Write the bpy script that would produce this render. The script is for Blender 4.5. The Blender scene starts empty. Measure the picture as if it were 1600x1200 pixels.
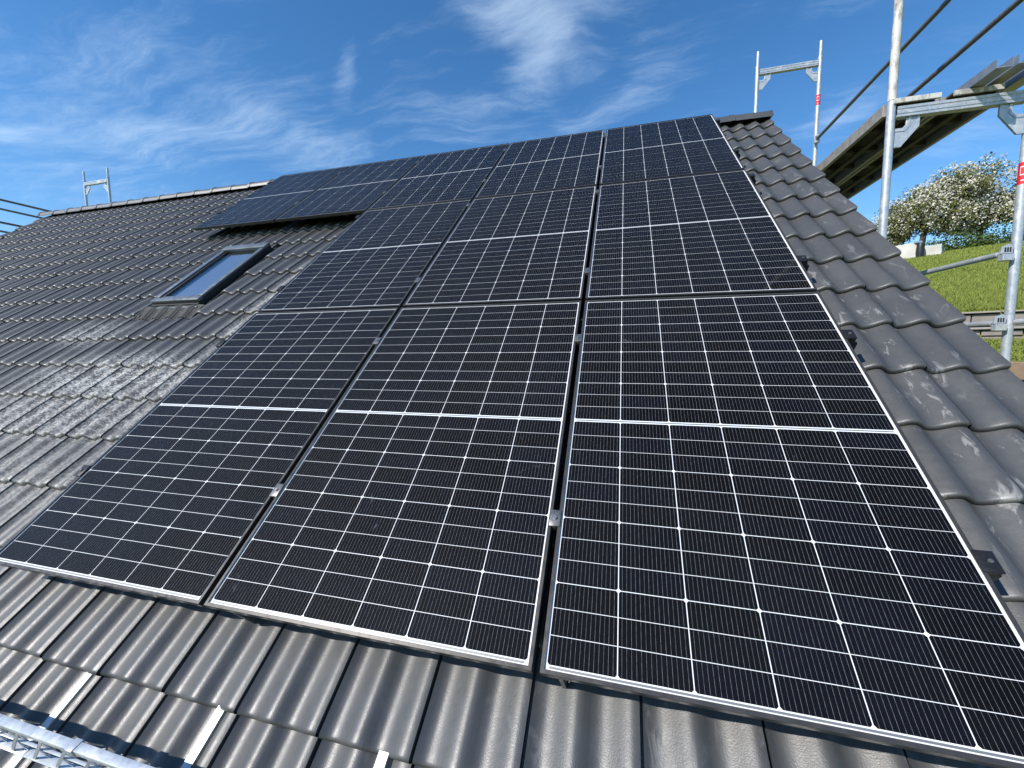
import bpy, bmesh, math, random
from mathutils import Vector, Matrix, noise
R = math.radians
random.seed(7)
S = bpy.context.scene
COL = S.collection

# ------------------------------------------------------------------ camera
PITCH = R(39.5)
CP, SP = math.cos(PITCH), math.sin(PITCH)
CAM = Vector((-0.9301, -0.9896, 0.8511))
FWD = Vector((-0.25652, 0.96239, -0.08945)).normalized()
UP = Vector((-0.01494, 0.08859, 0.99596))
RIGHT = FWD.cross(UP).normalized(); UP = RIGHT.cross(FWD).normalized()
FPX = 631.8                                   # focal length in pixels of a 1600 px wide picture
cd = bpy.data.cameras.new('camera'); cam = bpy.data.objects.new('camera', cd); COL.objects.link(cam)
cd.sensor_width = 36; cd.lens = 36 * FPX / 1600; cd.clip_start = 0.02; cd.clip_end = 6000
M = Matrix((RIGHT, UP, -FWD)).transposed().to_4x4(); M.translation = CAM
cam.matrix_world = M
S.camera = cam

# ------------------------------------------------------------------ sky, sun, exposure
_r = Vector((-0.58, -0.035, 1.0)).normalized()   # towards the sun, in roof coordinates (read off the panels' shadows)
SUN = Vector((_r.x, _r.y * CP - _r.z * SP, _r.y * SP + _r.z * CP)).normalized()
cy_ = S.cycles; cy_.max_bounces = 5; cy_.diffuse_bounces = 2; cy_.glossy_bounces = 2; cy_.transmission_bounces = 2; cy_.transparent_max_bounces = 8
cy_.caustics_reflective = False; cy_.caustics_refractive = False
EXPOSURE = 0.27
S.view_settings.view_transform = 'Standard'; S.view_settings.look = 'None'
S.view_settings.exposure = EXPOSURE; S.view_settings.gamma = 1.0
S.view_settings.use_curve_mapping = False
world = bpy.data.worlds.new('World'); S.world = world; world.use_nodes = True
wt = world.node_tree; wn = wt.nodes; wl = wt.links
sky = wn.new('ShaderNodeTexSky'); sky.sky_type = 'NISHITA'; sky.sun_disc = False
sky.sun_elevation = math.asin(SUN.z); sky.sun_rotation = math.atan2(SUN.x, SUN.y)
sky.altitude = 300; sky.air_density = 1.0; sky.dust_density = 0.15; sky.ozone_density = 3.0
bg = wn['Background']; bg.inputs[1].default_value = 0.15

def wmath(op, a, b=None, c=None, clamp=False):
    n = wn.new('ShaderNodeMath'); n.operation = op; n.use_clamp = clamp
    for i, v in enumerate((a, b, c)):
        if v is None: continue
        if isinstance(v, (int, float)): n.inputs[i].default_value = v
        else: wl.new(v, n.inputs[i])
    return n.outputs[0]
def raydir(px, py):
    return (FWD + RIGHT * ((px - 800) / FPX) - UP * ((py - 600) / FPX)).normalized()
def plane(px, py):
    d = raydir(px, py); return Vector((d.x / (d.z + .12), d.y / (d.z + .12), 0))
tc = wn.new('ShaderNodeTexCoord'); sp = wn.new('ShaderNodeSeparateXYZ'); wl.new(tc.outputs['Generated'], sp.inputs[0])
zz = wmath('ADD', wmath('MAXIMUM', sp.outputs[2], 0.0), 0.12)
cx = wmath('DIVIDE', sp.outputs[0], zz); cy = wmath('DIVIDE', sp.outputs[1], zz)
cv = wn.new('ShaderNodeCombineXYZ'); wl.new(cx, cv.inputs[0]); wl.new(cy, cv.inputs[1])
# wispy cirrus: domain-warped noise stretched into streaks, gathered by soft banks of cloud
warp = wn.new('ShaderNodeTexNoise'); warp.inputs['Scale'].default_value = 1.5; warp.inputs['Detail'].default_value = 4
wl.new(cv.outputs[0], warp.inputs['Vector'])
wsub = wn.new('ShaderNodeVectorMath'); wsub.operation = 'SUBTRACT'; wl.new(warp.outputs['Color'], wsub.inputs[0]); wsub.inputs[1].default_value = (.5, .5, .5)
wsc = wn.new('ShaderNodeVectorMath'); wsc.operation = 'SCALE'; wl.new(wsub.outputs[0], wsc.inputs[0]); wsc.inputs['Scale'].default_value = 0.42
wadd = wn.new('ShaderNodeVectorMath'); wadd.operation = 'ADD'; wl.new(cv.outputs[0], wadd.inputs[0]); wl.new(wsc.outputs[0], wadd.inputs[1])
def streak(rot, sx, sy, scale, detail, rough):
    m = wn.new('ShaderNodeMapping'); m.inputs['Rotation'].default_value = (0, 0, rot); m.inputs['Scale'].default_value = (sx, sy, 1)
    wl.new(wadd.outputs[0], m.inputs['Vector'])
    t = wn.new('ShaderNodeTexNoise'); t.inputs['Scale'].default_value = scale; t.inputs['Detail'].default_value = detail; t.inputs['Roughness'].default_value = rough
    wl.new(m.outputs[0], t.inputs['Vector']); return t.outputs['Fac']
f1 = streak(R(38), 1.0, 4.6, 2.0, 9, 0.66)
f2 = streak(R(-15), 1.1, 3.0, 4.0, 8, 0.68)
body = wmath('MULTIPLY', wmath('ADD', wmath('MULTIPLY', f1, 0.65), wmath('MULTIPLY', f2, 0.35)), 1.0)
def ramp(v, a, b):
    n = wn.new('ShaderNodeMapRange'); n.interpolation_type = 'SMOOTHSTEP'
    n.inputs['From Min'].default_value = a; n.inputs['From Max'].default_value = b
    wl.new(v, n.inputs['Value']); return n.outputs[0]
banks = [((745, 5), (925, 95), 60, 1.0), ((925, 30), (800, 140), 46, 0.9), ((505, 70), (522, 160), 22, 0.55),
         ((20, 60), (300, 260), 130, 0.55), ((330, 120), (430, 225), 60, 0.6), ((60, 240), (240, 300), 60, 0.45),
         ((430, 250), (560, 225), 36, 0.7), ((620, 190), (780, 190), 45, 0.5), ((860, 190), (1010, 140), 26, 0.5),
         ((1000, 130), (1060, 60), 40, 0.4), ((1230, 205), (1400, 165), 26, 0.6), ((1430, 230), (1600, 200), 30, 0.4), ((0, 210), (30, 190), 40, .6)]
mask = None
for (ax, ay), (bx, by), wd, st in banks:
    a, b = plane(ax, ay), plane(bx, by); mid = (a + b) / 2
    off = plane((ax + bx) / 2 + wd * -(by - ay) / max(1, math.hypot(bx - ax, by - ay)), (ay + by) / 2 + wd * (bx - ax) / max(1, math.hypot(bx - ax, by - ay)))
    L = (b - a).length * 0.75; W_ = max(0.03, (off - mid).length); ang = math.atan2((b - a).y, (b - a).x)
    m = wn.new('ShaderNodeMapping'); m.vector_type = 'TEXTURE'
    m.inputs['Location'].default_value = mid; m.inputs['Rotation'].default_value = (0, 0, ang); m.inputs['Scale'].default_value = (L, W_ * 1.25, 1)
    wl.new(wadd.outputs[0], m.inputs['Vector'])
    ln = wn.new('ShaderNodeVectorMath'); ln.operation = 'LENGTH'; wl.new(m.outputs[0], ln.inputs[0])
    r = wmath('MULTIPLY', ramp(ln.outputs['Value'], 1.35, 0.0), st)
    mask = r if mask is None else wmath('MAXIMUM', mask, r)
CLOUD = wmath('MULTIPLY', ramp(wmath('ADD', body, wmath('MULTIPLY', mask, 0.36)), 0.50, 1.0), 0.42, clamp=True)
mix = wn.new('ShaderNodeMix'); mix.data_type = 'RGBA'
wl.new(CLOUD, mix.inputs['Factor']); hs = wn.new('ShaderNodeHueSaturation'); hs.inputs['Saturation'].default_value = 1.25; wl.new(sky.outputs[0], hs.inputs['Color']); wl.new(hs.outputs[0], mix.inputs['A'])
mix.inputs['B'].default_value = (5.2, 6.4, 7.6, 1)
wl.new(mix.outputs['Result'], bg.inputs[0])

ld = bpy.data.lights.new('sun', 'SUN'); ld.energy = 4.6; ld.angle = R(0.53); ld.color = (1, 0.955, 0.89)
sun = bpy.data.objects.new('sun', ld); COL.objects.link(sun)
sun.rotation_euler = (-SUN).to_track_quat('-Z', 'Y').to_euler(); sun.location = (-8, -6, 12)

# ------------------------------------------------------------------ materials
def newmat(name):
    m = bpy.data.materials.new(name); m.use_nodes = True
    return m, m.node_tree.nodes, m.node_tree.links, m.node_tree.nodes['Principled BSDF']
class G:                                        # small node-graph helper
    def __init__(s, mat): s.n = mat.node_tree.nodes; s.l = mat.node_tree.links
    def put(s, v, sock):
        if hasattr(v, 'is_output'): s.l.new(v, sock)
        else: sock.default_value = v
    def math(s, op, a, b=None, clamp=False):
        n = s.n.new('ShaderNodeMath'); n.operation = op; n.use_clamp = clamp
        s.put(a, n.inputs[0])
        if b is not None: s.put(b, n.inputs[1])
        return n.outputs[0]
    def noise(s, vec, scale, detail=3, rough=.55, dist=0):
        n = s.n.new('ShaderNodeTexNoise'); s.l.new(vec, n.inputs['Vector'])
        n.inputs['Scale'].default_value = scale; n.inputs['Detail'].default_value = detail
        n.inputs['Roughness'].default_value = rough; n.inputs['Distortion'].default_value = dist
        return n.outputs['Fac']
    def ramp(s, v, a, b, lo=0., hi=1.):
        n = s.n.new('ShaderNodeMapRange'); n.interpolation_type = 'SMOOTHSTEP'
        s.put(v, n.inputs['Value']); n.inputs['From Min'].default_value = a; n.inputs['From Max'].default_value = b
        n.inputs['To Min'].default_value = lo; n.inputs['To Max'].default_value = hi
        return n.outputs[0]
    def mix(s, f, a, b):
        n = s.n.new('ShaderNodeMix'); n.data_type = 'RGBA'
        s.put(f, n.inputs['Factor']); s.put(a, n.inputs['A']); s.put(b, n.inputs['B']); return n.outputs['Result']
    def mapping(s, vec, scale=(1, 1, 1), rot=(0, 0, 0), loc=(0, 0, 0), kind='POINT'):
        n = s.n.new('ShaderNodeMapping'); n.vector_type = kind; s.l.new(vec, n.inputs['Vector'])
        n.inputs['Scale'].default_value = scale; n.inputs['Rotation'].default_value = rot; n.inputs['Location'].default_value = loc
        return n.outputs[0]
    def bump(s, h, strength, dist, bsdf):
        n = s.n.new('ShaderNodeBump'); n.inputs['Strength'].default_value = strength; n.inputs['Distance'].default_value = dist
        s.l.new(h, n.inputs['Height']); s.l.new(n.outputs[0], bsdf.inputs['Normal']); return n
    def pos(s): return s.n.new('ShaderNodeNewGeometry').outputs['Position']
    def obj(s): return s.n.new('ShaderNodeTexCoord').outputs['Object']
    def rand(s): return s.n.new('ShaderNodeObjectInfo').outputs['Random']
    def roof(s):                                 # position in roof coordinates (u, v, w)
        return s.mapping(s.pos(), rot=(PITCH, 0, 0), kind='TEXTURE')

def c4(r, g, b): return (r, g, b, 1)
def simple(name, col, rough, metal=0., nscale=0, namp=.25, bump=0, spec=.5):
    m, n, l, b = newmat(name); g = G(m)
    b.inputs['Roughness'].default_value = rough; b.inputs['Metallic'].default_value = metal
    b.inputs['Specular IOR Level'].default_value = spec
    if nscale:
        f = g.noise(g.pos(), nscale, 5, .6)
        l.new(g.mix(f, c4(*[c * (1 - namp) for c in col]), c4(*[min(1, c * (1 + namp)) for c in col])), b.inputs['Base Color'])
        l.new(g.ramp(f, .3, .7, max(.05, rough - .1), min(1, rough + .1)), b.inputs['Roughness'])
        if bump: g.bump(f, .5, bump, b)
    else: b.inputs['Base Color'].default_value = c4(*col)
    return m
MAT = {}
# concrete roof tiles, dark grey coating, scuffed and dusty in places
def tile_material():
    m, n, l, b = newmat('tile_coating'); g = G(m)
    rc = g.roof()
    base = g.mix(g.rand(), c4(.056, .0558, .0545), c4(.069, .0688, .0672))
    blot = g.noise(rc, 5, 5, .6)
    base = g.mix(g.ramp(blot, .3, .75), base, c4(.077, .0765, .0745))
    # scuffs: pale smears running with the slope
    sc = g.noise(g.mapping(rc, scale=(16, 4.5, 3)), 1.6, 5, .7, .8)
    zone = g.noise(rc, 4.5, 2, .5)
    # cement dust lies thick where tiles were drilled and cut
    spots = [(-4.3, 1.22, 1.1, .30, 1.), (-4.45, .88, 1.2, .28, .75), (-3.62, 2.0, .26, .9, .95), (-5.3, 1.75, .45, .2, .6), (-4.5, .42, 1.5, .3, .38), (-3.6, 1.0, .3, .9, .5),
             ]
    scuffs = [(.30, 1.75, .5, .8, 1.), (.3, .9, .6, .9, 1.), (.25, 3.3, .5, 1.1, .6), (-.6, -.15, .6, .25, .5)]
    dm = None
    for u, v, ru, rv, st in spots + scuffs:
        if (u, v, ru, rv, st) == scuffs[0]: dm_dust, dm = dm, None
        q = g.mapping(rc, loc=(u, v, -.13), scale=(ru, rv, 10), kind='TEXTURE')
        ln = n.new('ShaderNodeVectorMath'); ln.operation = 'LENGTH'; l.new(q, ln.inputs[0])
        e = g.math('MULTIPLY', g.ramp(ln.outputs['Value'], 1.3, .25), st)
        dm = e if dm is None else g.math('MAXIMUM', dm, e)
    grain = g.noise(rc, 62, 2, .75)
    clump = g.noise(rc, 9, 4, .65)
    sm, dm = dm, dm_dust
    dust = g.math('MULTIPLY', dm, g.ramp(g.math('ADD', grain, g.math('MULTIPLY', clump, .5)), .66, .86))
    base = g.mix(g.math('MULTIPLY', dust, .85), base, c4(.52, .51, .48))
    scf = g.math('MULTIPLY', g.ramp(sc, .56, .66), g.ramp(zone, .44, .56))
    scf = g.math('MULTIPLY', scf, g.math('ADD', .05, g.math('MULTIPLY', sm, .36)))
    base = g.mix(scf, base, c4(.45, .44, .42))
    l.new(base, b.inputs['Base Color'])
    fine = g.noise(rc, 240, 3, .6); mid = g.noise(rc, 40, 4, .6)
    rr = g.ramp(g.math('ADD', g.math('MULTIPLY', mid, .6), g.math('MULTIPLY', blot, .4)), .3, .7, .40, .50)
    rr = g.math('ADD', rr, g.math('MULTIPLY', dm, .18), clamp=True)
    l.new(rr, b.inputs['Roughness']); b.inputs['Specular IOR Level'].default_value = .85
    g.bump(g.math('ADD', g.math('MULTIPLY', fine, .7), g.math('MULTIPLY', mid, .5)), .4, .0020, b)
    return m
MAT['tile'] = tile_material()
MAT['underlay'] = simple('roof_underlay', (.02, .02, .02), .9)
# module glass: clear, with dust and finger marks; frame, cells, backsheet
def glass_material(name, ior, dust, graze):
    m = bpy.data.materials.new(name); m.use_nodes = True; g = G(m); n, l = g.n, g.l
    n.remove(n['Principled BSDF']); out = n['Material Output']
    tr = n.new('ShaderNodeBsdfTransparent'); gl = n.new('ShaderNodeBsdfGlossy'); df = n.new('ShaderNodeBsdfDiffuse')
    gl.inputs['Roughness'].default_value = .02; df.inputs['Color'].default_value = c4(.55, .6, .68)
    lw = n.new('ShaderNodeLayerWeight'); lw.inputs['Blend'].default_value = .5; f0 = ((ior - 1) / (ior + 1)) ** 2
    sch = g.math('ADD', f0, g.math('MULTIPLY', g.math('POWER', lw.outputs['Facing'], 5.0), (1 - f0) * graze))   # Schlick, same from both sides
    m1 = n.new('ShaderNodeMixShader'); l.new(sch, m1.inputs[0]); l.new(tr.outputs[0], m1.inputs[1]); l.new(gl.outputs[0], m1.inputs[2])
    rc = g.roof()
    film = g.ramp(g.noise(rc, 1.6, 4, .6), .35, .8, .0, .0022)
    smear = g.ramp(g.noise(g.mapping(rc, scale=(2.4, 1.1, 1), rot=(0, 0, .5)), 3.4, 5, .72, 1.5), .655, .76)
    smear = g.math('MULTIPLY', smear, g.math('MULTIPLY', g.ramp(g.noise(rc, 26, 3, .6), .35, .7), .10))
    f = g.math('MULTIPLY', g.math('ADD', film, smear), dust)
    m2 = n.new('ShaderNodeMixShader'); l.new(f, m2.inputs[0]); l.new(m1.outputs[0], m2.inputs[1]); l.new(df.outputs[0], m2.inputs[2])
    l.new(m2.outputs[0], out.inputs['Surface']); return m
MAT['glass'] = glass_material('module_glass', 1.15, 1.0, .26)
MAT['pane'] = glass_material('window_pane', 2.1, .3, 1.)
def cell_material():
    m, n, l, b = newmat('silicon_cell'); g = G(m)
    o = n.new('ShaderNodeSeparateXYZ'); l.new(g.obj(), o.inputs[0])
    col = g.mix(g.rand(), c4(.0030, .0030, .0032), c4(.0036, .0042, .0066))
    t = g.math('ADD', g.math('DIVIDE', o.outputs[0], .01245), 100.0)       # 14 wires, 12.45 mm apart
    t = g.math('ABSOLUTE', g.math('SUBTRACT', g.math('FRACT', t), .5))
    wire = g.ramp(t, .018, .032, 1., 0.)
    pads = g.noise(g.mapping(g.obj(), scale=(80, 60, 1)), 1., 2, .5)
    wcol = g.mix(g.ramp(pads, .35, .7), c4(.12, .12, .124), c4(.23, .23, .235))
    l.new(g.mix(wire, col, wcol), b.inputs['Base Color'])
    b.inputs['Roughness'].default_value = .6; b.inputs['Specular IOR Level'].default_value = .04
    return m
MAT['cell'] = cell_material()
MAT['back'] = simple('backsheet_white', (.74, .75, .76), .5)
MAT['ribbon'] = simple('tinned_ribbon', (.20, .205, .21), .45, .3)
MAT['frame'] = simple('frame_anodised', (.060, .057, .054), .36, .35, 30, .12)
MAT['rail'] = simple('rail_black', (.018, .018, .019), .45, .3, 40, .2)
MAT['clamp'] = simple('clamp_grey', (.16, .16, .16), .4, .6, 60, .2)
MAT['steel'] = simple('stainless', (.42, .42, .42), .3, .9)
def galva():
    m, n, l, b = newmat('galvanised'); g = G(m)
    v = n.new('ShaderNodeTexVoronoi'); l.new(g.mapping(g.pos(), scale=(1, 1, .6)), v.inputs['Vector']); v.inputs['Scale'].default_value = 85
    f = g.noise(g.pos(), 14, 5, .65)
    c = g.mix(v.outputs['Color'], c4(.40, .43, .46), c4(.56, .59, .62))
    c = g.mix(g.ramp(f, .52, .72), c, c4(.64, .65, .65))
    l.new(c, b.inputs['Base Color']); b.inputs['Metallic'].default_value = .45
    l.new(g.ramp(f, .3, .7, .34, .55), b.inputs['Roughness'])
    g.bump(f, .25, .002, b); return m
MAT['galva'] = galva()
def worn():
    m, n, l, b = newmat('galvanised_worn'); g = G(m)
    f = g.noise(g.mapping(g.pos(), scale=(1, 1, .35)), 26, 6, .7)
    c = g.mix(g.ramp(f, .45, .62), c4(.62, .60, .55), c4(.33, .32, .30))
    c = g.mix(g.ramp(g.noise(g.pos(), 70, 2, .5), .66, .72), c, c4(.16, .10, .06))
    l.new(c, b.inputs['Base Color']); b.inputs['Roughness'].default_value = .7; b.inputs['Metallic'].default_value = .1
    g.bump(f, .4, .002, b); return m
MAT['worn'] = worn()
MAT['dark_tube'] = simple('weathered_tube', (.16, .16, .155), .55, .5, 22, .35)
MAT['deck_wood'] = simple('deck_board', (.060, .050, .042), .75, 0, 9, .35)
MAT['deck_metal'] = simple('deck_edge', (.34, .32, .29), .6, .3, 30, .45)
MAT['alu'] = simple('aluminium', (.45, .46, .47), .42, .8, 25, .12)
MAT['red'] = simple('red_sticker', (.62, .02, .035), .45)
MAT['white'] = simple('white_print', (.75, .75, .75), .5)
MAT['cover'] = simple('window_cladding', (.17, .19, .205), .38, .5, 20, .08)
MAT['cover_dark'] = simple('gasket_and_shade', (.015, .016, .017), .6)  # gaskets and flashing; also paints the shaded window sides near-black
MAT['lead'] = simple('pleated_flashing', (.045, .045, .044), .8, 0., 40, .2)
MAT['sky_backing'] = simple('sky_reflection_blue', (.10, .16, .27), .7, 0, 2, .25)  # blue of the reflected sky, painted on a backing under the pane
MAT['plaster'] = simple('plaster', (.62, .60, .55), .9, 0, 12, .08, .002)
MAT['bark'] = simple('bark', (.085, .07, .058), .9, 0, 18, .4, .01)
MAT['concrete'] = simple('pale_concrete', (.56, .54, .48), .85, 0, 2.2, .28, .01)
MAT['stone'] = simple('wall_stone', (.24, .21, .185), .9, 0, 7, .45, .02)
MAT['cap'] = simple('wall_cap', (.30, .27, .25), .85, 0, 6, .3, .01)
MAT['timber'] = simple('timber', (.22, .155, .10), .8, 0, 14, .4, .004)
MAT['black'] = simple('black_plastic', (.012, .012, .013), .45)
def foliage(name, a, b_, trans=.25):
    m, n, l, b = newmat(name); g = G(m)
    f = g.noise(g.pos(), 3.2, 3, .6); f2 = g.noise(g.pos(), 27, 2, .5)
    l.new(g.mix(g.math('ADD', g.math('MULTIPLY', f, .5), g.math('MULTIPLY', f2, .5)), c4(*a), c4(*b_)), b.inputs['Base Color'])
    b.inputs['Roughness'].default_value = .65; b.inputs['Specular IOR Level'].default_value = .2
    return m
MAT['blossom'] = foliage('blossom', (.40, .38, .28), (.70, .68, .59))
MAT['leaf'] = foliage('young_leaf', (.10, .11, .02), (.17, .18, .04))
MAT['leaf_bronze'] = foliage('bronze_leaf', (.13, .085, .02), (.22, .16, .05))
MAT['leaf_green'] = foliage('green_leaf', (.045, .075, .018), (.09, .14, .03))
MAT['grass'] = foliage('grass_blade', (.14, .19, .03), (.28, .31, .07))
def lawn():
    m, n, l, b = newmat('meadow'); g = G(m)
    p = g.pos(); f = g.noise(p, .9, 6, .7); f2 = g.noise(p, 9, 5, .7)
    c = g.mix(g.ramp(f, .35, .65), c4(.12, .15, .028), c4(.19, .21, .05))
    c = g.mix(g.ramp(f2, .45, .7), c, c4(.20, .215, .06))
    c = g.mix(g.ramp(g.noise(p, .35, 3, .5), .55, .75), c, c4(.19, .175, .07))
    l.new(c, b.inputs['Base Color']); b.inputs['Roughness'].default_value = .9; b.inputs['Specular IOR Level'].default_value = .15
    g.bump(f2, .8, .06, b); return m
MAT['lawn'] = lawn()

# ------------------------------------------------------------------ helpers
def mesh_obj(name, verts, faces, mat, parent=None, smooth=None, mats=None, fm=None):
    me = bpy.data.meshes.new(name); me.from_pydata([tuple(v) for v in verts], [], faces); me.update()
    for m in (mats or [mat]): me.materials.append(m)
    if fm: me.polygons.foreach_set('material_index', fm)
    o = bpy.data.objects.new(name, me); COL.objects.link(o); o.parent = parent
    if smooth is not None: shade(me, smooth)
    return o
def shade(me, ang):
    me.polygons.foreach_set('use_smooth', [True] * len(me.polygons))
    if ang < 179: me.set_sharp_from_angle(angle=R(ang))
def inst(src, name, parent, loc=(0, 0, 0), rot=None):
    o = bpy.data.objects.new(name, src.data if hasattr(src, 'data') else src); COL.objects.link(o); o.parent = parent
    o.location = loc
    if rot: o.rotation_euler = rot
    return o
class MB:
    def __init__(s): s.v = []; s.f = []
    def box(s, x0, x1, y0, y1, z0, z1, rnd=0):
        i = len(s.v)
        s.v += [(x0, y0, z0), (x1, y0, z0), (x1, y1, z0), (x0, y1, z0), (x0, y0, z1), (x1, y0, z1), (x1, y1, z1), (x0, y1, z1)]
        s.f += [(i, i+3, i+2, i+1), (i+4, i+5, i+6, i+7), (i, i+1, i+5, i+4), (i+1, i+2, i+6, i+5), (i+2, i+3, i+7, i+6), (i+3, i, i+4, i+7)]
        return s
    def tube(s, a, b, r0, r1=None, n=12, caps=True):
        a, b = Vector(a), Vector(b); r1 = r0 if r1 is None else r1
        d = (b - a).normalized(); q = d.to_track_quat('Z', 'Y'); i = len(s.v)
        for p, r in ((a, r0), (b, r1)):
            for k in range(n):
                s.v.append(tuple(p + q @ Vector((math.cos(2*math.pi*k/n) * r, math.sin(2*math.pi*k/n) * r, 0))))
        for k in range(n): s.f.append((i+k, i+(k+1) % n, i+n+(k+1) % n, i+n+k))
        if caps: s.f += [tuple(range(i+n-1, i-1, -1)), tuple(range(i+n, i+2*n))]
        return s
    def prism(s, poly, a, b, close=True):          # polygon of 3-D points, swept by vector b-a given as two offsets
        i = len(s.v); n = len(poly); a, b = Vector(a), Vector(b)
        s.v += [tuple(Vector(p) + a) for p in poly] + [tuple(Vector(p) + b) for p in poly]
        for k in range(n): s.f.append((i+k, i+(k+1) % n, i+n+(k+1) % n, i+n+k))
        s.f += [tuple(range(i+n-1, i-1, -1)), tuple(range(i+n, i+2*n))]
        return s
    def build(s, name, mat, parent=None, smooth=None, bevel=0):
        o = mesh_obj(name, s.v, s.f, mat, parent)
        bm = bmesh.new(); bm.from_mesh(o.data); bmesh.ops.recalc_face_normals(bm, faces=bm.faces)
        if bevel: bmesh.ops.bevel(bm, geom=bm.edges[:], offset=bevel, segments=2, profile=.5, affect='EDGES', clamp_overlap=True)
        bm.to_mesh(o.data); bm.free()
        if smooth is not None: shade(o.data, smooth)
        return o
def tag(o, label=None, cat=None, group=None, kind=None):
    if label: o['label'] = label
    if cat: o['category'] = cat
    if group: o['group'] = group
    if kind: o['kind'] = kind
    return o
def empty(name, loc=(0, 0, 0), rot=(0, 0, 0), parent=None):
    o = bpy.data.objects.new(name, None); COL.objects.link(o); o.location = loc; o.rotation_euler = rot; o.empty_display_size = .2
    o.parent = parent; return o
def roof_to_world(u, v, w): return Vector((u, v * CP - w * SP, v * SP + w * CP))
def to_px(P):
    d = P - CAM; z = d.dot(FWD)
    if z < .05: return None
    return (800 + FPX * d.dot(RIGHT) / z, 600 - FPX * d.dot(UP) / z, z)

# ------------------------------------------------------------------ terrain
HAZ = R(33)                                       # the hill climbs away to the right behind the house
HD = Vector((math.sin(HAZ), math.cos(HAZ), 0)); HS = Vector((math.cos(HAZ), -math.sin(HAZ), 0))
def hill(t, s):
    n_ = noise.noise(Vector((t * .08, s * .08, 3.1)))
    if t < 3: z = -3.9
    elif t < 8.85: z = -3.9 + 3.55 * ((t - 3) / 5.85)
    elif t < 8.95: z = -.35 + .95 * (t - 8.85) / .1
    elif t < 13.0: z = .60 + .34 * (t - 8.95) / 4.05
    elif t < 13.25: z = .94 + .60 * (t - 13.0) / .25
    elif t < 32: z = 1.54 + 4.25 * (t - 13.25) / 18.75
    elif t < 60: z = 5.79 + .3 * math.sin((t - 32) / 28 * 3.14)
    else: z = 5.79 - min(22, (t - 60) * .06)
    a = min(1, max(0, (t - 14) / 5)) * .22
    return z + n_ * a
def ground_at(t, s): return Vector((CAM.x, CAM.y, 0)) + HD * t + HS * s + Vector((0, 0, hill(t, s)))
ts = [-2500, -600, -150, -40, -15, -5, 0, 3] + [3 + .9 * k for k in range(1, 7)] + [8.85, 8.95, 10, 11, 12, 13.0, 13.25] + [13.25 + .75 * k for k in range(1, 26)] + [34, 38, 44, 52, 60, 90, 160, 300, 420, 800, 3000]
ss = [-2500, -600, -150, -50, -25] + [-12 + k for k in range(0, 30)] + [25, 50, 150, 600, 2500]
vv = [ground_at(t, s) for t in ts for s in ss]; ff = []
for i in range(len(ts) - 1):
    for j in range(len(ss) - 1):
        a = i * len(ss) + j; ff.append((a, a + len(ss), a + len(ss) + 1, a + 1))
gr = mesh_obj('ground', vv, ff, MAT['lawn'], smooth=30); tag(gr, kind='structure')
gr['label'] = 'grassy ground climbing as a meadow behind the house'

# ------------------------------------------------------------------ house
PW, PH = 1.134, 1.762                             # one module
PU, PV, LIP = 1.1556, 1.7835, .011
TP, TG = .2985, .319                              # tile pitch, course gauge
V0 = -.241                                        # front edge of the lowest course seen in full
U0 = -.864                                        # a seam between two tiles
ZB = -.177                                        # valley level of a tile, roof coordinates
UR, UL = .612, -11.27                             # right and left verge
VE, VR = -1.24, 5.45                              # eaves and ridge
house = empty('house', (0, 0, 0))
tag(house, 'house with a dark grey tiled pitched roof carrying the solar panels', 'house')
# walls with gables (ridge at y = VR * cos)
yr = VR * CP + .17 * SP; zr = VR * SP - .17 * CP
y0, y1 = -.45, 2 * yr + .45
def zroof(y): return (zr - (yr - y) * math.tan(PITCH) if y < yr else zr - (y - yr) * math.tan(PITCH)) - .12
wall = MB(); sec = [(0, y0, -4.2), (0, y1, -4.2), (0, y1, zroof(y1)), (0, yr, zroof(yr)), (0, y0, zroof(y0))]
wall.prism(sec, (UL + .35, 0, 0), (UR - .33, 0, 0)); wall.build('wall', MAT['plaster'], house)
roof = empty('roof', (0, 0, 0), (PITCH, 0, 0), house)
sk = (-4.965, -4.413, 2.13, 3.145)                # roof window, outer size
MB().box(UL + .02, UR - .025, VE + .02, VR, -.262, -.222).build('roof_deck', MAT['underlay'], roof)
# back slope of the roof, with its own deck
bk = MB(); n0 = roof_to_world(0, VR, -.192)
bk.v = [(UL + .02, yr, zr + .0), (UR - .02, yr, zr), (UR - .02, y1 + .5, zroof(y1 + .5) + .1), (UL + .02, y1 + .5, zroof(y1 + .5) + .1)]
bk.v += [(x, y, z - .05) for x, y, z in bk.v]
bk.f = [(0, 1, 2, 3), (7, 6, 5, 4), (0, 4, 5, 1), (1, 5, 6, 2), (2, 6, 7, 3), (3, 7, 4, 0)]
bk.build('back_slope', MAT['tile'], house)

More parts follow.
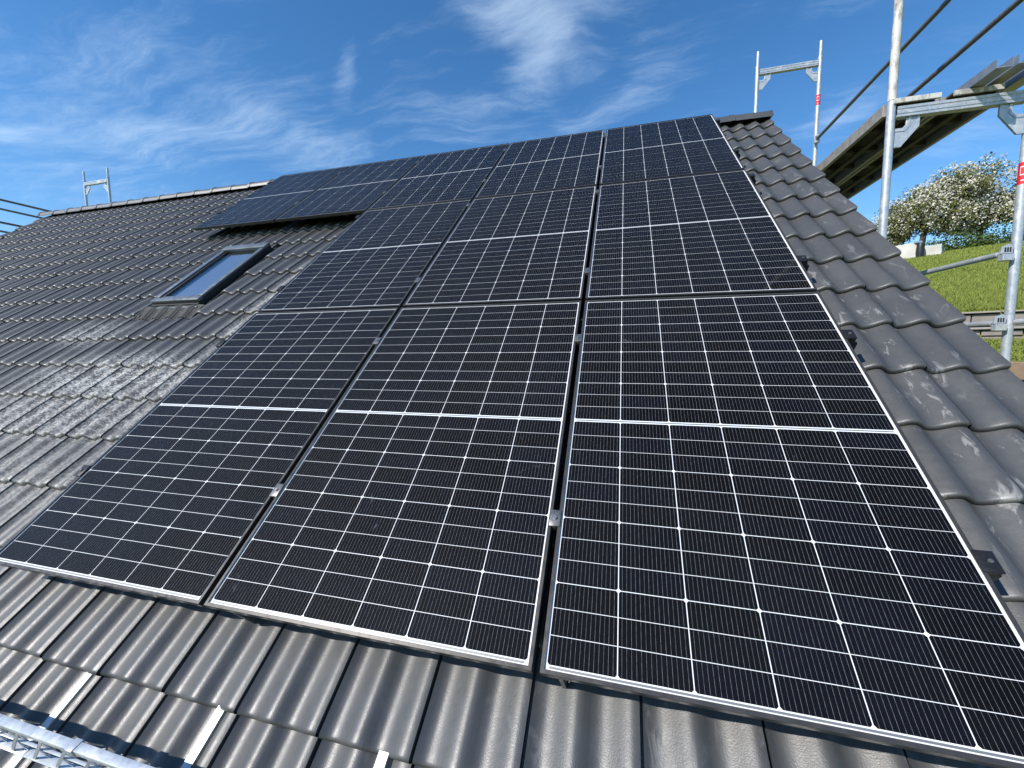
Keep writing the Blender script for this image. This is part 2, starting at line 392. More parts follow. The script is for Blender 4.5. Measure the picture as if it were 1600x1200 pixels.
# --- tiles: a double wave, short steep flank to the right of each crest, rounded nose, overlapping the course below
AMP, NOSE = .031, .026
def wave(x):
    s = ((x + .015) % (TP / 2)) / (TP / 2); a = .38
    return AMP * ((.5 + .5 * math.cos(math.pi * s / a)) if s < a else (.5 - .5 * math.cos(math.pi * ((s - a) / (1 - a)) ** 1.12)))
def tile_geo(x0=.0085, x1=TP, ya=0., yb=TG + .045, nx=22, verge=False, lverge=False):
    xs = [x0 + (x1 - x0) * i / nx for i in range(nx + 1)]
    # nose profile (y, dz) from the underside round to the top face
    rows = [(.020, -.030), (.004, -.0295), (-.0040, -.022), (-.0046, -.013), (-.0030, -.0065), (.0015, -.0020), (.0085, -.0002), (.03, .0004), (TG * .5, 0), (yb - ya, 0)]
    V, F = [], []
    for y, dz in rows:
        for x in xs:
            yy = ya + y
            z = wave(x) + NOSE * (1 - yy / TG) + dz
            V.append((x, yy, z))
    n = nx + 1
    for r in range(len(rows) - 1):
        for i in range(nx): F.append((r*n+i, r*n+i+1, (r+1)*n+i+1, (r+1)*n+i))
    # side faces
    def side(i, flip, depth):
        base = len(V)
        top = [r*n+i for r in range(5, len(rows))]
        for k in top: V.append((V[k][0], V[k][1], V[k][2] - depth))
        for k in range(len(top) - 1):
            q = (top[k], top[k+1], base+k+1, base+k); F.append(q[::-1] if flip else q)
    side(0, True, .06 if lverge else .028); side(nx, False, .075 if verge else .028)
    if not verge:                                   # water channel that locks under the next tile
        b = len(V)
        for y in (ya + .004, yb):
            for x in (x1 - .012, x1 + .022):
                V.append((x, y, wave(x1 - .001) + NOSE * (1 - y / TG) - .0275))
        F.append((b, b+1, b+3, b+2))
    return V, F
def tile_mesh(name, **k):
    V, F = tile_geo(**k); me = bpy.data.meshes.new(name); me.from_pydata(V, [], F); me.update(); me.materials.append(MAT['tile']); shade(me, 50); return me
TM = tile_mesh('roof_tile')
TV = tile_mesh('verge_tile', x1=UR - (U0 + 4 * TP), verge=True)
TLV = tile_mesh('verge_tile_l', x0=UL - (U0 - 35 * TP), lverge=True)
panels = [(c, r) for r in (0, 1, 2) for c in range(3 if r < 2 else 5)]
def panel_box(c, r):
    u1 = LIP - c * PU; v0 = r * PV - LIP + (.005 if r == 2 else 0); return (u1 - PW, u1, v0, v0 + PH)
PB = [panel_box(c, r) for c, r in panels]
todo = []
for k in range(-3, 18):
    v = V0 + TG * k
    for j in range(-35, 5):
        u = U0 + TP * j
        mid = roof_to_world(u + TP / 2, v + TG / 2, -.12); p = to_px(mid)
        hid = any(a + .02 < u and u + TP < b - .02 and c_ + .02 < v and v + TG < d_ - .02 for a, b, c_, d_ in PB)
        inf = p is not None and -40 < p[0] < 1640 and 150 < p[1] < 1250
        size = (1 / (mid - CAM).length) if (p and inf and not hid) else 0
        todo.append((size, k, j, u, v))
todo.sort(key=lambda t: -t[0])
cnt = 0; restV, restF = [], []
for size, k, j, u, v in todo:
    kw = None
    ov = u + TP > sk[0] - .03 and u < sk[1] + .03 and v + TG > 2.0 and v < sk[3] + .03
    if ov:
        if v + TG < sk[3]: ya = None
        else: ya = sk[3] + .035 - v
        L_, R_ = u < sk[0] - .035, u + TP > sk[1] + .035
        if ya is not None and not (L_ or R_): kw = dict(ya=ya)
        elif L_: kw = dict(x1=sk[0] - .045 - u, nx=12, verge=True)
        elif R_: kw = dict(x0=sk[1] + .045 - u, nx=12)
        else: continue
    jit = (random.uniform(-.0012, .0012), random.uniform(-.0025, .0025), random.uniform(-.001, .0012))
    rz = random.uniform(-.0022, .0022)
    loc = (u + jit[0], v + jit[1], ZB + jit[2])
    if size > 0 and cnt < 299:
        me = tile_mesh('cut_tile', **kw) if kw else (TV if j == 4 else TLV if j == -35 else TM)
        o = bpy.data.objects.new('roof_tile', me); COL.objects.link(o); o.parent = roof; o.location = loc; o.rotation_euler = (0, 0, rz); cnt += 1
    else:
        V, F = tile_geo(**(kw or (dict(x1=UR - u, verge=True, nx=14) if j == 4 else dict(x0=UL - u, lverge=True, nx=14) if j == -35 else dict(nx=16))))
        b = len(restV); restV += [(x + loc[0], y + loc[1], z + loc[2]) for x, y, z in V]; restF += [tuple(i + b for i in f) for f in F]
o = mesh_obj('far_roof_tiles', restV, restF, MAT['tile'], roof, smooth=50); tag(o, kind='stuff')
# ridge tiles, each lapping over the next one
RL = (UR - UL - .03) / 32
def ridge_mesh():
    V, F = [], []; n = 14; prof = []
    for i in range(n + 1):
        a = math.pi * (i / n); prof.append((math.cos(a), math.sin(a)))
    rings = [(0, 1.06, -.018), (0, 1.06, 0), (.045, 1.06, 0), (.05, 1.0, 0), (RL + .05, .95, 0)]
    for x, s, inner in rings:
        for c, q in prof: V.append((x, c * (.135 * s + inner), q * (.088 * s + inner) - .02 * (1 - q)))
    m = n + 1
    for r in range(len(rings) - 1):
        for i in range(n): F.append((r*m+i, r*m+i+1, (r+1)*m+i+1, (r+1)*m+i))
    me = bpy.data.meshes.new('ridge_tile'); me.from_pydata(V, [], F); me.update(); me.materials.append(MAT['tile']); shade(me, 40); return me
RMESH = ridge_mesh()
rx = UL; k = 0
while k < 32:
    # parent roof is pitched: undo the pitch so that the cap sits upright on the ridge
    o = bpy.data.objects.new('ridge_tile', RMESH); COL.objects.link(o); o.parent = roof
    o.location = (rx, VR + .0, -.165 + random.uniform(-.003, .003)); o.rotation_euler = (-PITCH, random.uniform(-.008, .008), 0)
    rx += RL; k += 1
# end disc of the ridge
d = MB(); poly = [(0, math.cos(math.pi * i / 12) * .13, math.sin(math.pi * i / 12) * .094 - .012) for i in range(13)]
d.prism(poly, (0, 0, 0), (.012, 0, 0)); o = d.build('ridge_end_cap', MAT['tile'], roof); o.location = (rx + .035, VR, -.165); o.rotation_euler = (-PITCH, 0, 0)
# gutter at the eaves
gt = MB(); n = 10
for x in (UL, UR):
    for i in range(n + 1):
        a = math.pi + math.pi * i / n; gt.v.append((x, VE * CP + .1 * SP + .0 + .07 * math.cos(a) - .06, VE * SP - .20 + .07 * math.sin(a)))
for i in range(n): gt.f.append((i, i+1, n+2+i, n+1+i))
gt.build('gutter', MAT['cover'], house, smooth=60)

# --- roof window
win = empty('roof_window', (0, 0, 0), (PITCH, 0, 0), house)
tag(win, 'small roof window with grey cladding and blue reflecting pane')
ua, ub, va, vb = sk; wt_, wb = -.085, -.19
def bar(name, x0, x1, y0, y1, z0, z1, mat, bev=.004): return MB().box(x0, x1, y0, y1, z0, z1).build(name, MAT[mat], win, smooth=30, bevel=bev)
bar('side_cladding', ua, ua + .050, va + .06, vb - .088, wt_ - .018, wt_, 'cover'); bar('side_cladding', ub - .050, ub, va + .06, vb - .088, wt_ - .018, wt_, 'cover')
bar('side_frame', ua + .004, ua + .050, va + .06, vb - .088, wb, wt_ - .0185, 'cover_dark', .001); bar('side_frame', ub - .050, ub - .004, va + .06, vb - .088, wb, wt_ - .0185, 'cover_dark', .001)  # dark colour put in for the shade down the frame sides
bar('bottom_cladding', ua, ub, va, va + .058, wt_ - .03, wt_ - .003, 'cover'); bar('bottom_frame', ua + .004, ub - .004, va + .004, va + .058, wb, wt_ - .0305, 'cover_dark', .001)
bar('top_hood', ua - .004, ub + .004, vb - .086, vb + .008, wt_ - .018, wt_ + .010, 'cover', .006); bar('hood_base', ua + .002, ub - .002, vb - .084, vb + .004, wb, wt_ - .0185, 'cover_dark', .001)
bar('sash', ua + .051, ua + .070, va + .060, vb - .088, wb, wt_ - .014, 'cover_dark', .002); bar('sash', ub - .070, ub - .051, va + .060, vb - .088, wb, wt_ - .014, 'cover_dark', .002)
bar('sash_sill', ua + .071, ub - .071, va + .060, va + .085, wb, wt_ - .012, 'cover', .002)
bar('pane', ua + .071, ub - .071, va + .086, vb - .088, wt_ - .030, wt_ - .024, 'pane', 0)
bar('sky_backing', ua + .0715, ub - .0715, va + .0865, vb - .0885, wb, wt_ - .055, 'sky_backing', 0)
bar('lower_gasket', ua + .004, ub - .004, va - .022, va - .001, wb, wt_ - .035, 'cover_dark', .002)
bar('apron_bar', ua - .0, ub + .0, va - .055, va - .024, wb, wt_ - .045, 'cover', .003)
bar('side_flashing', ua - .044, ua - .002, va - .03, vb + .03, wb - .01, -.155, 'cover_dark', 0); bar('side_flashing', ub + .002, ub + .044, va - .03, vb + .03, wb - .01, -.150, 'cover_dark', 0)
bar('top_flashing', ua - .02, ub + .02, vb + .014, vb + .10, wb - .02, -.175, 'cover_dark', 0)
ap = MB(); nx = 150; x0a, x1a = ua - .07, ub + .07
for r_, (yy, lift) in enumerate(((va - .03, .004), (va - .075, .004), (va - .19, .003))):
    for i in range(nx + 1):
        x = x0a + (x1a - x0a) * i / nx; kk = math.floor((yy - V0) / TG); fy = (yy - V0) - kk * TG
        base = ZB + wave(x - U0) + NOSE * (1 - fy / TG)
        if r_ == 0: base = max(base, ZB + AMP + .012)
        ap.v.append((x, yy + .006 * math.sin(x * 31), base + lift + .0018 * math.sin(x * 2 * math.pi / .0165) * (1 if r_ else .4) + .004))
for r_ in range(2):
    for i in range(nx): a = r_ * (nx + 1) + i; ap.f.append((a + nx + 1, a + nx + 2, a + 1, a))
ap.build('pleated_apron', MAT['lead'], win, smooth=60)

# ------------------------------------------------------------------ mounting rails, clamps, hooks
RV = [(0, .428, 3), (0, 1.408, 3), (1, 2.078, 3), (1, 3.385, 3), (2, 4.01, 5), (2, 5.04, 5)]
RNAME = ['lower rail of the bottom row', 'upper rail of the bottom row', 'lower rail of the middle row', 'upper rail of the middle row', 'lower rail of the top row', 'upper rail just below the ridge']
clampM = None
for (row, v, nc), rn in zip(RV, RNAME):
    uL = -(nc - 1) * PU - PW + LIP - .045; uR = LIP + .052
    rail = empty('mounting_rail', (0, v * CP, v * SP), (PITCH, 0, 0))
    tag(rail, 'black mounting rail under the solar panels, ' + rn, 'rail', 'black rails carrying the solar panels')
    prof = [(0, -.02, -.072), (0, .02, -.072), (0, .02, -.034), (0, .007, -.034), (0, .007, -.046), (0, -.007, -.046), (0, -.007, -.034), (0, -.02, -.034)]
    MB().prism(prof, (uL, 0, 0), (uR, 0, 0)).build('profile', MAT['rail'], rail)
    for c in range(1, nc):
        uc = -c * PU + LIP + (PU - PW) / 2
        cl = MB().box(uc - .0185, uc + .0185, -.029, .029, .0008, .0042).box(uc - .0095, uc + .0095, -.029, .029, -.03, .0008).build('mid_clamp', MAT['clamp'], rail, smooth=30, bevel=.0008)
        bolt = MB().tube((uc, 0, .0042), (uc, 0, .0095), .0065, n=10).tube((uc, 0, .0090), (uc, 0, .0100), .0035, n=6).build('bolt', MAT['steel'], cl, smooth=40)
    for ue, sg in ((LIP, 1), (-(nc - 1) * PU - PW + LIP, -1)):
        lo, hi = sorted((ue - sg * .009, ue + sg * .036))
        cl = MB().box(lo, hi, -.030, .030, .0008, .0042).build('end_clamp', MAT['rail'], rail, smooth=30, bevel=.0008)
        lo, hi = sorted((ue + sg * .003, ue + sg * .034))
        MB().box(lo, hi, -.028, .028, -.033, .0006).build('clamp_block', MAT['rail'], cl)
        MB().tube((ue + sg * .017, 0, .0042), (ue + sg * .017, 0, .0090), .006, n=10).build('bolt', MAT['clamp'], cl, smooth=40)
    uh = uL + .25
    while uh < uR - .05:                            # roof hooks that come up between the tiles
        ju = U0 + round((uh - U0) / TP) * TP + .055
        h = MB().box(ju - .015, ju + .015, -.028, -.0225, -.150, -.040).box(ju - .015, ju + .015, -.028, .17, -.156, -.150)
        h.build('roof_hook', MAT['alu'], rail)
        uh += .9

# small brackets that show just below the lower frame edge
for u_, w_ in ((-1.069, 'first'), (-2.174, 'second')):
    b = MB().box(-.006, .006, -.002, 0.012, -.150, -.031).build('frame_foot', MAT['clamp'])
    b.location = roof_to_world(u_, -.009, 0); b.rotation_euler = (PITCH, 0, 0)
    tag(b, 'small aluminium foot below the lower edge of the ' + ('middle-bottom gap, right' if w_ == 'first' else 'left bottom panel gap') , 'bracket', 'small feet under the bottom row')
bpy.data.objects['frame_foot']['label'] = 'small aluminium foot under the left corner of the bottom right panel'
bpy.data.objects['frame_foot.001']['label'] = 'small aluminium foot under the left part of the bottom middle panel'

# ------------------------------------------------------------------ solar panels
def rail_section(): return [(0, -.030), (0, -.0010), (.0010, 0), (LIP, 0), (LIP, -.0012), (.0022, -.0060), (.0022, -.0278), (.020, -.0278), (.020, -.030)]
def frame_rail(L):
    V, F = [], []; sec = rail_section(); n = len(sec)
    for e in (0, 1):
        for d_, z in sec: V.append((d_ if e == 0 else L - d_, d_, z))
    for i in range(n): F.append((i, (i+1) % n, n+(i+1) % n, n+i))
    F += [tuple(range(n)), tuple(range(2*n-1, n-1, -1))]
    bm = bmesh.new(); vs = [bm.verts.new(v) for v in V]
    for f in F: bm.faces.new([vs[i] for i in f])
    bmesh.ops.recalc_face_normals(bm, faces=bm.faces)
    me = bpy.data.meshes.new('frame_rail'); bm.to_mesh(me); bm.free(); me.materials.append(MAT['frame']); return me
FH, FV = frame_rail(PW), frame_rail(PH)
GW, GH = PW - 2 * LIP, PH - 2 * LIP
def boxmesh(name, x0, x1, y0, y1, z0, z1, mat):
    b = MB().box(x0, x1, y0, y1, z0, z1); me = bpy.data.meshes.new(name); me.from_pydata(b.v, [], b.f); me.update(); me.materials.append(MAT[mat]); return me
GL = boxmesh('glass', -GW/2 - .006, GW/2 + .006, .005, PH - .005, -.0048, -.0014, 'glass')
BS = boxmesh('backsheet', -GW/2 - .006, GW/2 + .006, .005, PH - .005, -.0075, -.0061, 'back')
RS = boxmesh('bounce_blocker', -GW/2 - .006, GW/2 + .006, .005, PH - .005, -.0085, -.0077, 'black')  # added black sheet below the white one, keeps bounced light off the tiles
CW_, CH, CG, RG = .1811, .0694, .0028, .0017
def cell_mesh(name, lo, hi, ch=.0052):
    x, y = CW_ / 2, CH / 2; z0, z1 = -.00035, .0001
    pts = []
    pts += [(-x, -y + ch), (-x + ch, -y), (x - ch, -y), (x, -y + ch)] if lo else [(-x, -y), (x, -y)]
    pts += [(x, y - ch), (x - ch, y), (-x + ch, y), (-x, y - ch)] if hi else [(x, y), (-x, y)]
    n = len(pts); V = [(a, b, z1) for a, b in pts] + [(a, b, z0) for a, b in pts]
    F = [tuple(range(n))] + [(i, i + n, (i + 1) % n + n, (i + 1) % n) for i in range(n)]
    me = bpy.data.meshes.new(name); me.from_pydata(V, [], F); me.update(); me.materials.append(MAT['cell']); return me
CM = [cell_mesh('cell_low', True, False), cell_mesh('cell_mid', False, False), cell_mesh('cell_top', False, True)]
RB = boxmesh('ribbon', -GW/2 + .012, GW/2 - .012, -.0026, .0026, -.0003, .0001, 'ribbon')
bot, cen = .0125, .0150
ys = []
y = LIP + bot
for h in range(2):
    for r in range(12):
        ys.append((y + CH / 2, r % 3)); y += CH + (RG if r % 3 < 2 else .0022)
    if h == 0: ymid = y - .0022 + cen / 2; y += cen - .0022
ytop = y - .0022
PL = {(0, 0): 'large solar panel at bottom right, nearest the camera, cut by the picture edge',
      (1, 0): 'solar panel in the middle of the bottom row, with the black gap on its right',
      (2, 0): 'solar panel at the left end of the bottom row, reaching the left picture edge',
      (0, 1): 'right-hand solar panel of the middle row, beside the bare strip of tiles',
      (1, 1): 'middle solar panel of the middle row, between two vertical black gaps',
      (2, 1): 'left-hand solar panel of the middle row, just right of the roof window',
      (0, 2): 'right-hand solar panel of the top row, touching the ridge corner',
      (1, 2): 'second solar panel from the right in the top row',
      (2, 2): 'third solar panel from the right in the top row',
      (3, 2): 'second solar panel from the left in the top row, overhanging its dark shadow',
      (4, 2): 'leftmost solar panel of the top row, above the roof window'}
for (c, r), (a, b, v0, v1) in zip(panels, PB):
    uc = (a + b) / 2; P0 = roof_to_world(uc, v0, 0)
    t = empty('solar_panel', P0, (PITCH, 0, 0)); tag(t, PL[(c, r)], 'solar panel', 'black solar panels with white grid lines')
    inst(FH, 'frame_rail', t, (-PW/2, 0, 0)); inst(FH, 'frame_rail', t, (PW/2, PH, 0), (0, 0, math.pi))
    inst(FV, 'frame_rail', t, (PW/2, 0, 0), (0, 0, math.pi/2)); inst(FV, 'frame_rail', t, (-PW/2, PH, 0), (0, 0, -math.pi/2))
    inst(GL, 'glass', t); bs = inst(BS, 'backsheet', t); inst(RS, 'bounce_blocker', t)
    for yy in (LIP + bot * .52, ymid, ytop + .0062): inst(RB, 'ribbon', bs, (0, yy, -.0060))
    for (yy, kind) in ys:
        for i in range(6):
            inst(CM[kind], 'cell', bs, ((i - 2.5) * (CW_ + CG), yy, -.0058))

# ------------------------------------------------------------------ snow guard (galvanised lattice) with its straps
GT = R(16.5)                                       # it leans a little towards the ridge
sg = empty('snow_guard', roof_to_world(-2.5, -.458, -.092), (GT, 0, 0))
tag(sg, 'galvanised lattice snow guard with long straps in the lower left corner', 'snow guard')
def gbox(name, u0, u1, h0, h1, o0, o1, mat='galva', par=None, bev=.0012):
    return MB().box(u0 + 2.5, u1 + 2.5, o0, o1, h0, h1).build(name, MAT[mat], par or sg, smooth=30, bevel=bev)
for a, b in ((-5.2, -2.648), (-2.6465, .35)):
    gbox('top_rail', a, b, .160, .164, -.002, .020); gbox('top_rail_lip', a, b, .146, .1598, -.002, .001)
    gbox('bottom_rail', a, b, .0, .004, -.002, .020); gbox('middle_rail', a, b, .070, .074, .0045, .0125)
u_ = -5.2
while u_ < .2:                                     # crossing flat bars
    for sgn, off in ((1, .0012), (-1, .0130)):
        a_, b_ = (u_, u_ + .15) if sgn > 0 else (u_ + .15, u_)
        A, B = Vector((a_ + 2.5, off, .004)), Vector((b_ + 2.5, off, .1595)); d_ = (B - A).normalized(); nrm = Vector((0, 1, 0)); s_ = d_.cross(nrm) * .0045
        MB().prism([A + s_, A - s_, A - s_ + nrm * .003, A + s_ + nrm * .003], (0, 0, 0), B - A).build('lattice_bar', MAT['galva'], sg)
    u_ += .1
gbox('joint_clip', -2.345, -2.318, .140, .1665, -.005, .024, 'galva'); gbox('joint_clip', -3.9, -3.87, .140, .1665, -.005, .024)
Ri = Matrix.Rotation(-GT, 3, 'X')
for us in (-4.49, -3.894, -3.297, -2.702, -2.118, -1.545, -.948, -.351, .246):
    # the strap comes out from under the tile above and runs down over the tile
    st = MB(); p0 = Ri @ (roof_to_world(us, -.237, -.1462) - sg.location); p1 = Ri @ (roof_to_world(us, -.555, -.1180) - sg.location)
    nrm = Ri @ (Vector((0, -SP, CP)) * .003); hx = Vector((.0150, 0, 0))
    st.prism([p0 - hx, p0 + hx, p0 + hx + nrm, p0 - hx + nrm], (0, 0, 0), p1 - p0)
    st.build('strap', MAT['galva'], sg)
    gbox('upright', us - .015, us + .015, -.02, .146, .0205, .0240)

# ------------------------------------------------------------------ scaffolding
def frame(name, xi, xo, y, zb, zt, label, stub=.19, gus=True, mats=('galva', 'galva')):
    """one steel frame: two standards, top transom with two pressed gussets"""
    f = empty(name, ((xi + xo) / 2, y, zb)); tag(f, label, 'scaffold', 'scaffold frames round the house')
    ox = Vector(((xi + xo) / 2, y, zb))
    for x in (xi, xo):
        s_ = MB().tube(Vector((x, y, zb)) - ox, Vector((x, y, zt)) - ox, .0242, n=18)
        st = s_.build('standard', MAT[mats[0]], f, smooth=40)
        if stub: MB().tube(Vector((x, y, zt)) - ox, Vector((x, y, zt + stub)) - ox, .0185, n=14).tube(Vector((x, y, zt - .03)) - ox, Vector((x, y, zt + .004)) - ox, .0262, n=18).build('spigot', MAT[mats[1]], st, smooth=40)
    # U-shaped transom with rolled grooves
    tr = MB(); a, b = xi + .025, xo - .025
    prof = [(0, -.0245, 0), (0, -.0245, -.016), (0, -.0205, -.019), (0, -.0205, -.027), (0, -.0245, -.030), (0, -.0245, -.046), (0, -.0205, -.049), (0, -.0205, -.055), (0, -.0245, -.058), (0, -.0245, -.066),
            (0, .0245, -.066), (0, .0245, 0), (0, .0185, 0), (0, .0185, -.048), (0, -.0185, -.048), (0, -.0185, 0)]
    tr.prism(prof, Vector((a, y, zt - .045)) - ox, Vector((b, y, zt - .045)) - ox); tr.build('transom', MAT['galva'], f)
    if gus:
        for x, sg_ in ((xi, 1), (xo, -1)):
            def ring(pts, y0, y1):
                m = MB(); n = len(pts)
                P = [Vector((x + sg_ * (.024 + (p - .024) * 1.2), 0, zt - .1112 - q * 1.2)) for p, q in pts]
                m.prism([p + Vector((0, y + y0, 0)) - ox for p in P], (0, 0, 0), (0, y1 - y0, 0)); return m
            ring([(.024, .055), (.060, .055), (.075, .040), (.075, .0), (.135, .0), (.135, .055), (.055, .158), (.024, .158)], -.006, .006).build('gusset', MAT['galva'], f, bevel=.003)
            lo = [(.024, .064), (.064, .064), (.084, .044), (.084, .0), (.094, 0), (.094, .048), (.068, .074), (.024, .074)]
            ring(lo, -.010, -.0065).build('gusset_bead', MAT['galva'], f)
            lo = [(.135, 0), (.135, .055), (.055, .158), (.024, .158), (.024, .146), (.050, .146), (.123, .050), (.123, 0)]
            ring(lo, -.010, -.0065).build('gusset_bead', MAT['galva'], f)
    return f, ox
XI, XO = .812, 1.542; YN, YF = 2.45, 5.50; ZD = 2.475
def sticker(f, ox, x, y, z, h):
    s_ = MB().tube(Vector((x, y, z - h/2)) - ox, Vector((x, y, z + h/2)) - ox, .0249, n=24, caps=False).build('red_sticker', MAT['red'], f, smooth=60)
    for dz, w_ in ((.30, .026), (-.30, .026)):     # white outline box printed on it
        m = MB(); n = 8
    V, F = [], []
    def band(a0, a1, z0, z1):
        k = len(V); n = 6
        for i in range(n + 1):
            a = a0 + (a1 - a0) * i / n
            for zz_ in (z0, z1): V.append(tuple(Vector((x + math.cos(a) * .0252, y + math.sin(a) * .0252, z + zz_)) - ox))
        for i in range(n): F.append((k + 2*i, k + 2*i + 2, k + 2*i + 3, k + 2*i + 1))
    c0 = math.atan2(CAM.y - y, CAM.x - x)
    band(c0 - .55, c0 + .55, h * .26, h * .31); band(c0 - .55, c0 + .55, -h * .10, -h * .05)
    band(c0 - .62, c0 - .52, -h * .10, h * .31); band(c0 + .52, c0 + .62, -h * .10, h * .31); band(c0 - .4, c0 + .4, -h * .36, -h * .31)
    mesh_obj('printed_outline', V, F, MAT['white'], s_)
# near and far frames on the right gable, two lifts each
f, ox = frame('scaffold', XI, XO, YN, .43, ZD, 'near galvanised scaffold frame beside the right verge, holding the deck', stub=0)
sticker(f, ox, XO, YN, 1.93, .135)
f, ox = frame('scaffold', XI, XO, YN, ZD + .004, ZD + 2.0, 'upper part of the near scaffold frame, paint-splashed post above the deck', mats=('worn', 'worn'), gus=False)
f, ox = frame('scaffold', XI, XO, YF, ZD + .004, 4.60, 'far scaffold frame standing above the right end of the ridge')
sticker(f, ox, XO, YF, 4.06, .13)
for yy, nm in ((YN, 'near'), (YF, 'far')):
    GB = min(hill((Vector((x_, yy, 0)) - CAM).dot(HD), (Vector((x_, yy, 0)) - CAM).dot(HS)) for x_ in (XI, XO)) - .05
    f, ox = frame('scaffold', XI, XO, yy, GB, .43, nm + ' lower lift of scaffold hidden behind the right gable', stub=0) if yy == YN else frame('scaffold', XI, XO, yy, GB, ZD, 'far lower scaffold frame behind the right verge', stub=0)
# guard rails with wedge housings
def housing(par, p, ox):
    m = MB(); p = Vector(p) - ox
    m.box(p.x - .030, p.x + .030, p.y - .062, p.y - .022, p.z - .05, p.z - .008)
    b = m.build('wedge_housing', MAT['galva'], par, bevel=.004)
    poly = [Vector((p.x - .034, 0, p.z - .005)), Vector((p.x + .026, 0, p.z - .005)), Vector((p.x + .032, 0, p.z + .040)), Vector((p.x + .010, 0, p.z + .058)), Vector((p.x - .03, 0, p.z + .04))]
    MB().prism([q + Vector((0, p.y - .05, 0)) for q in poly], (0, 0, 0), (0, .012, 0)).build('wedge_plate', MAT['galva'], b, bevel=.002)
    for k in (-1, 0, 1): MB().box(p.x - .004 + k * .013, p.x + .003 + k * .013, p.y - .0525, p.y - .0505, p.z + .006, p.z + .034).build('slot', MAT['black'], b)
def rail(x, y0, y1, z, label, cat='guard rail', mat='dark_tube', hs=(), r=.019):
    t = empty('guard_rail', (x, y0, z)); ox = Vector((x, y0, z)); tag(t, label, cat, 'scaffold guard rails')
    MB().tube((0, .03, 0), (0, y1 - y0 - .03, 0), r, n=14).tube((0, 0, 0), (0, .03, 0), r * .75, n=10).build('tube', MAT[mat], t, smooth=40)
    for yy in hs: housing(t, (x - .0, yy, z), ox)
XR = 1.50
rail(XR + .03, YN, YF + .02, 3.548, 'upper guard rail running up to the far right frame', hs=(YF - .02,))
rail(XR + .07, YN, YF + .02, 3.09, 'lower guard rail above the right-hand scaffold deck', hs=(YN,))
rail(XR - .02, YN, YF, 1.435, 'upper guard rail below the deck, in front of the meadow', mat='galva', hs=(YN + .02,))
rail(XR - .02, YN, YF, .985, 'lower guard rail beside the verge, left of the near post', mat='galva', hs=(YN + .02,))
rail(XR + .06, -.6, YN, .99, 'guard rail running right out of the picture from the near post', mat='galva')
# decks: steel-edged, timber topped, seen from below
def deck(x0, x1, y0, y1, z, label):
    t = empty('scaffold_deck', ((x0 + x1) / 2, y0, z)); ox = t.location.copy(); tag(t, label, 'scaffold deck', 'scaffold decks')
    def bx(nm, a0, a1, b0, b1, c0, c1, m): return MB().box(a0 - ox.x, a1 - ox.x, b0 - ox.y, b1 - ox.y, c0 - ox.z, c1 - ox.z).build(nm, MAT[m], t, bevel=.002)
    bx('board', x0 + .03, x1 - .03, y0 + .0, y1, z + .050, z + .062, 'deck_wood')
    bx('edge_beam', x0, x0 + .028, y0 + .055, y1, z - .012, z + .066, 'deck_metal'); bx('edge_beam', x1 - .028, x1, y0 + .055, y1, z - .012, z + .066, 'deck_metal')
    bx('end_beam', x0 + .0285, x1 - .0285, y0 - .016, y0 - .0005, z + .034, z + .0655, 'worn')
    n = 9
    for i in range(1, n): bx('cross_bar', x0 + .0285, x1 - .0285, y0 + (y1 - y0) * i / n - .018, y0 + (y1 - y0) * i / n + .018, z + .012, z + .0495, 'deck_wood')
    bx('stringer', (x0 + x1) / 2 - .02, (x0 + x1) / 2 + .02, y0 + .06, y1, z - .006, z + .011, 'deck_wood')
deck(XI - .030, XI + .28, YN - .02, YF, ZD - .062, 'left plank of the right-hand scaffold deck, seen from below')
deck(XI + .29, XI + .60, YN - .02, YF, ZD - .062, 'right plank of the right-hand scaffold deck, seen from below')
# aluminium channels lying on the deck, open ends towards the camera
for i, (x, y, dz) in enumerate(((1.205, 2.225, .0555), (1.335, 2.265, .085), (1.445, 2.20, .057))):
    t = MB(); th = .004; w_ = .078; h_ = .052
    prof = [(0, 0, h_), (0, 0, 0), (w_, 0, 0), (w_, 0, h_), (w_ - th, 0, h_), (w_ - th, 0, th), (th, 0, th), (th, 0, h_)]
    t.prism(prof, (0, 0, 0), (-.02, 1.7, 0)); o = t.build('aluminium_channel', MAT['alu']); o.location = (x, y, ZD - .0 + dz - .05)
    tag(o, ('left', 'middle', 'right')[i] + 'most'[:0] + (' aluminium channel lying on the scaffold deck near the right edge'), 'channel', 'channels stacked on the scaffold deck')
# left gable scaffold
XL1, XL0 = -11.62, -12.35
frame('scaffold', XL0, XL1, YF + .04, ZD, 4.58, 'distant scaffold frame rising above the left end of the ridge')
frame('scaffold', XL0, XL1, YF + .04, -4.1, ZD - .004, 'lower scaffold frame behind the left verge', stub=0)
frame('scaffold', XL0, XL1, YN, -4.1, 3.75, 'scaffold frame beyond the left picture edge', stub=0)
for x, z, nm in ((XL1, 3.55, 'topmost dark guard rail at the left picture edge'), (XL0, 3.56, 'second dark guard rail from the top at the left picture edge'),
                 (XL1, 3.15, 'third dark guard rail at the left picture edge'), (XL0, 3.14, 'lowest dark guard rail at the left picture edge')):
    rail(x, YN, YF + .04, z, nm)

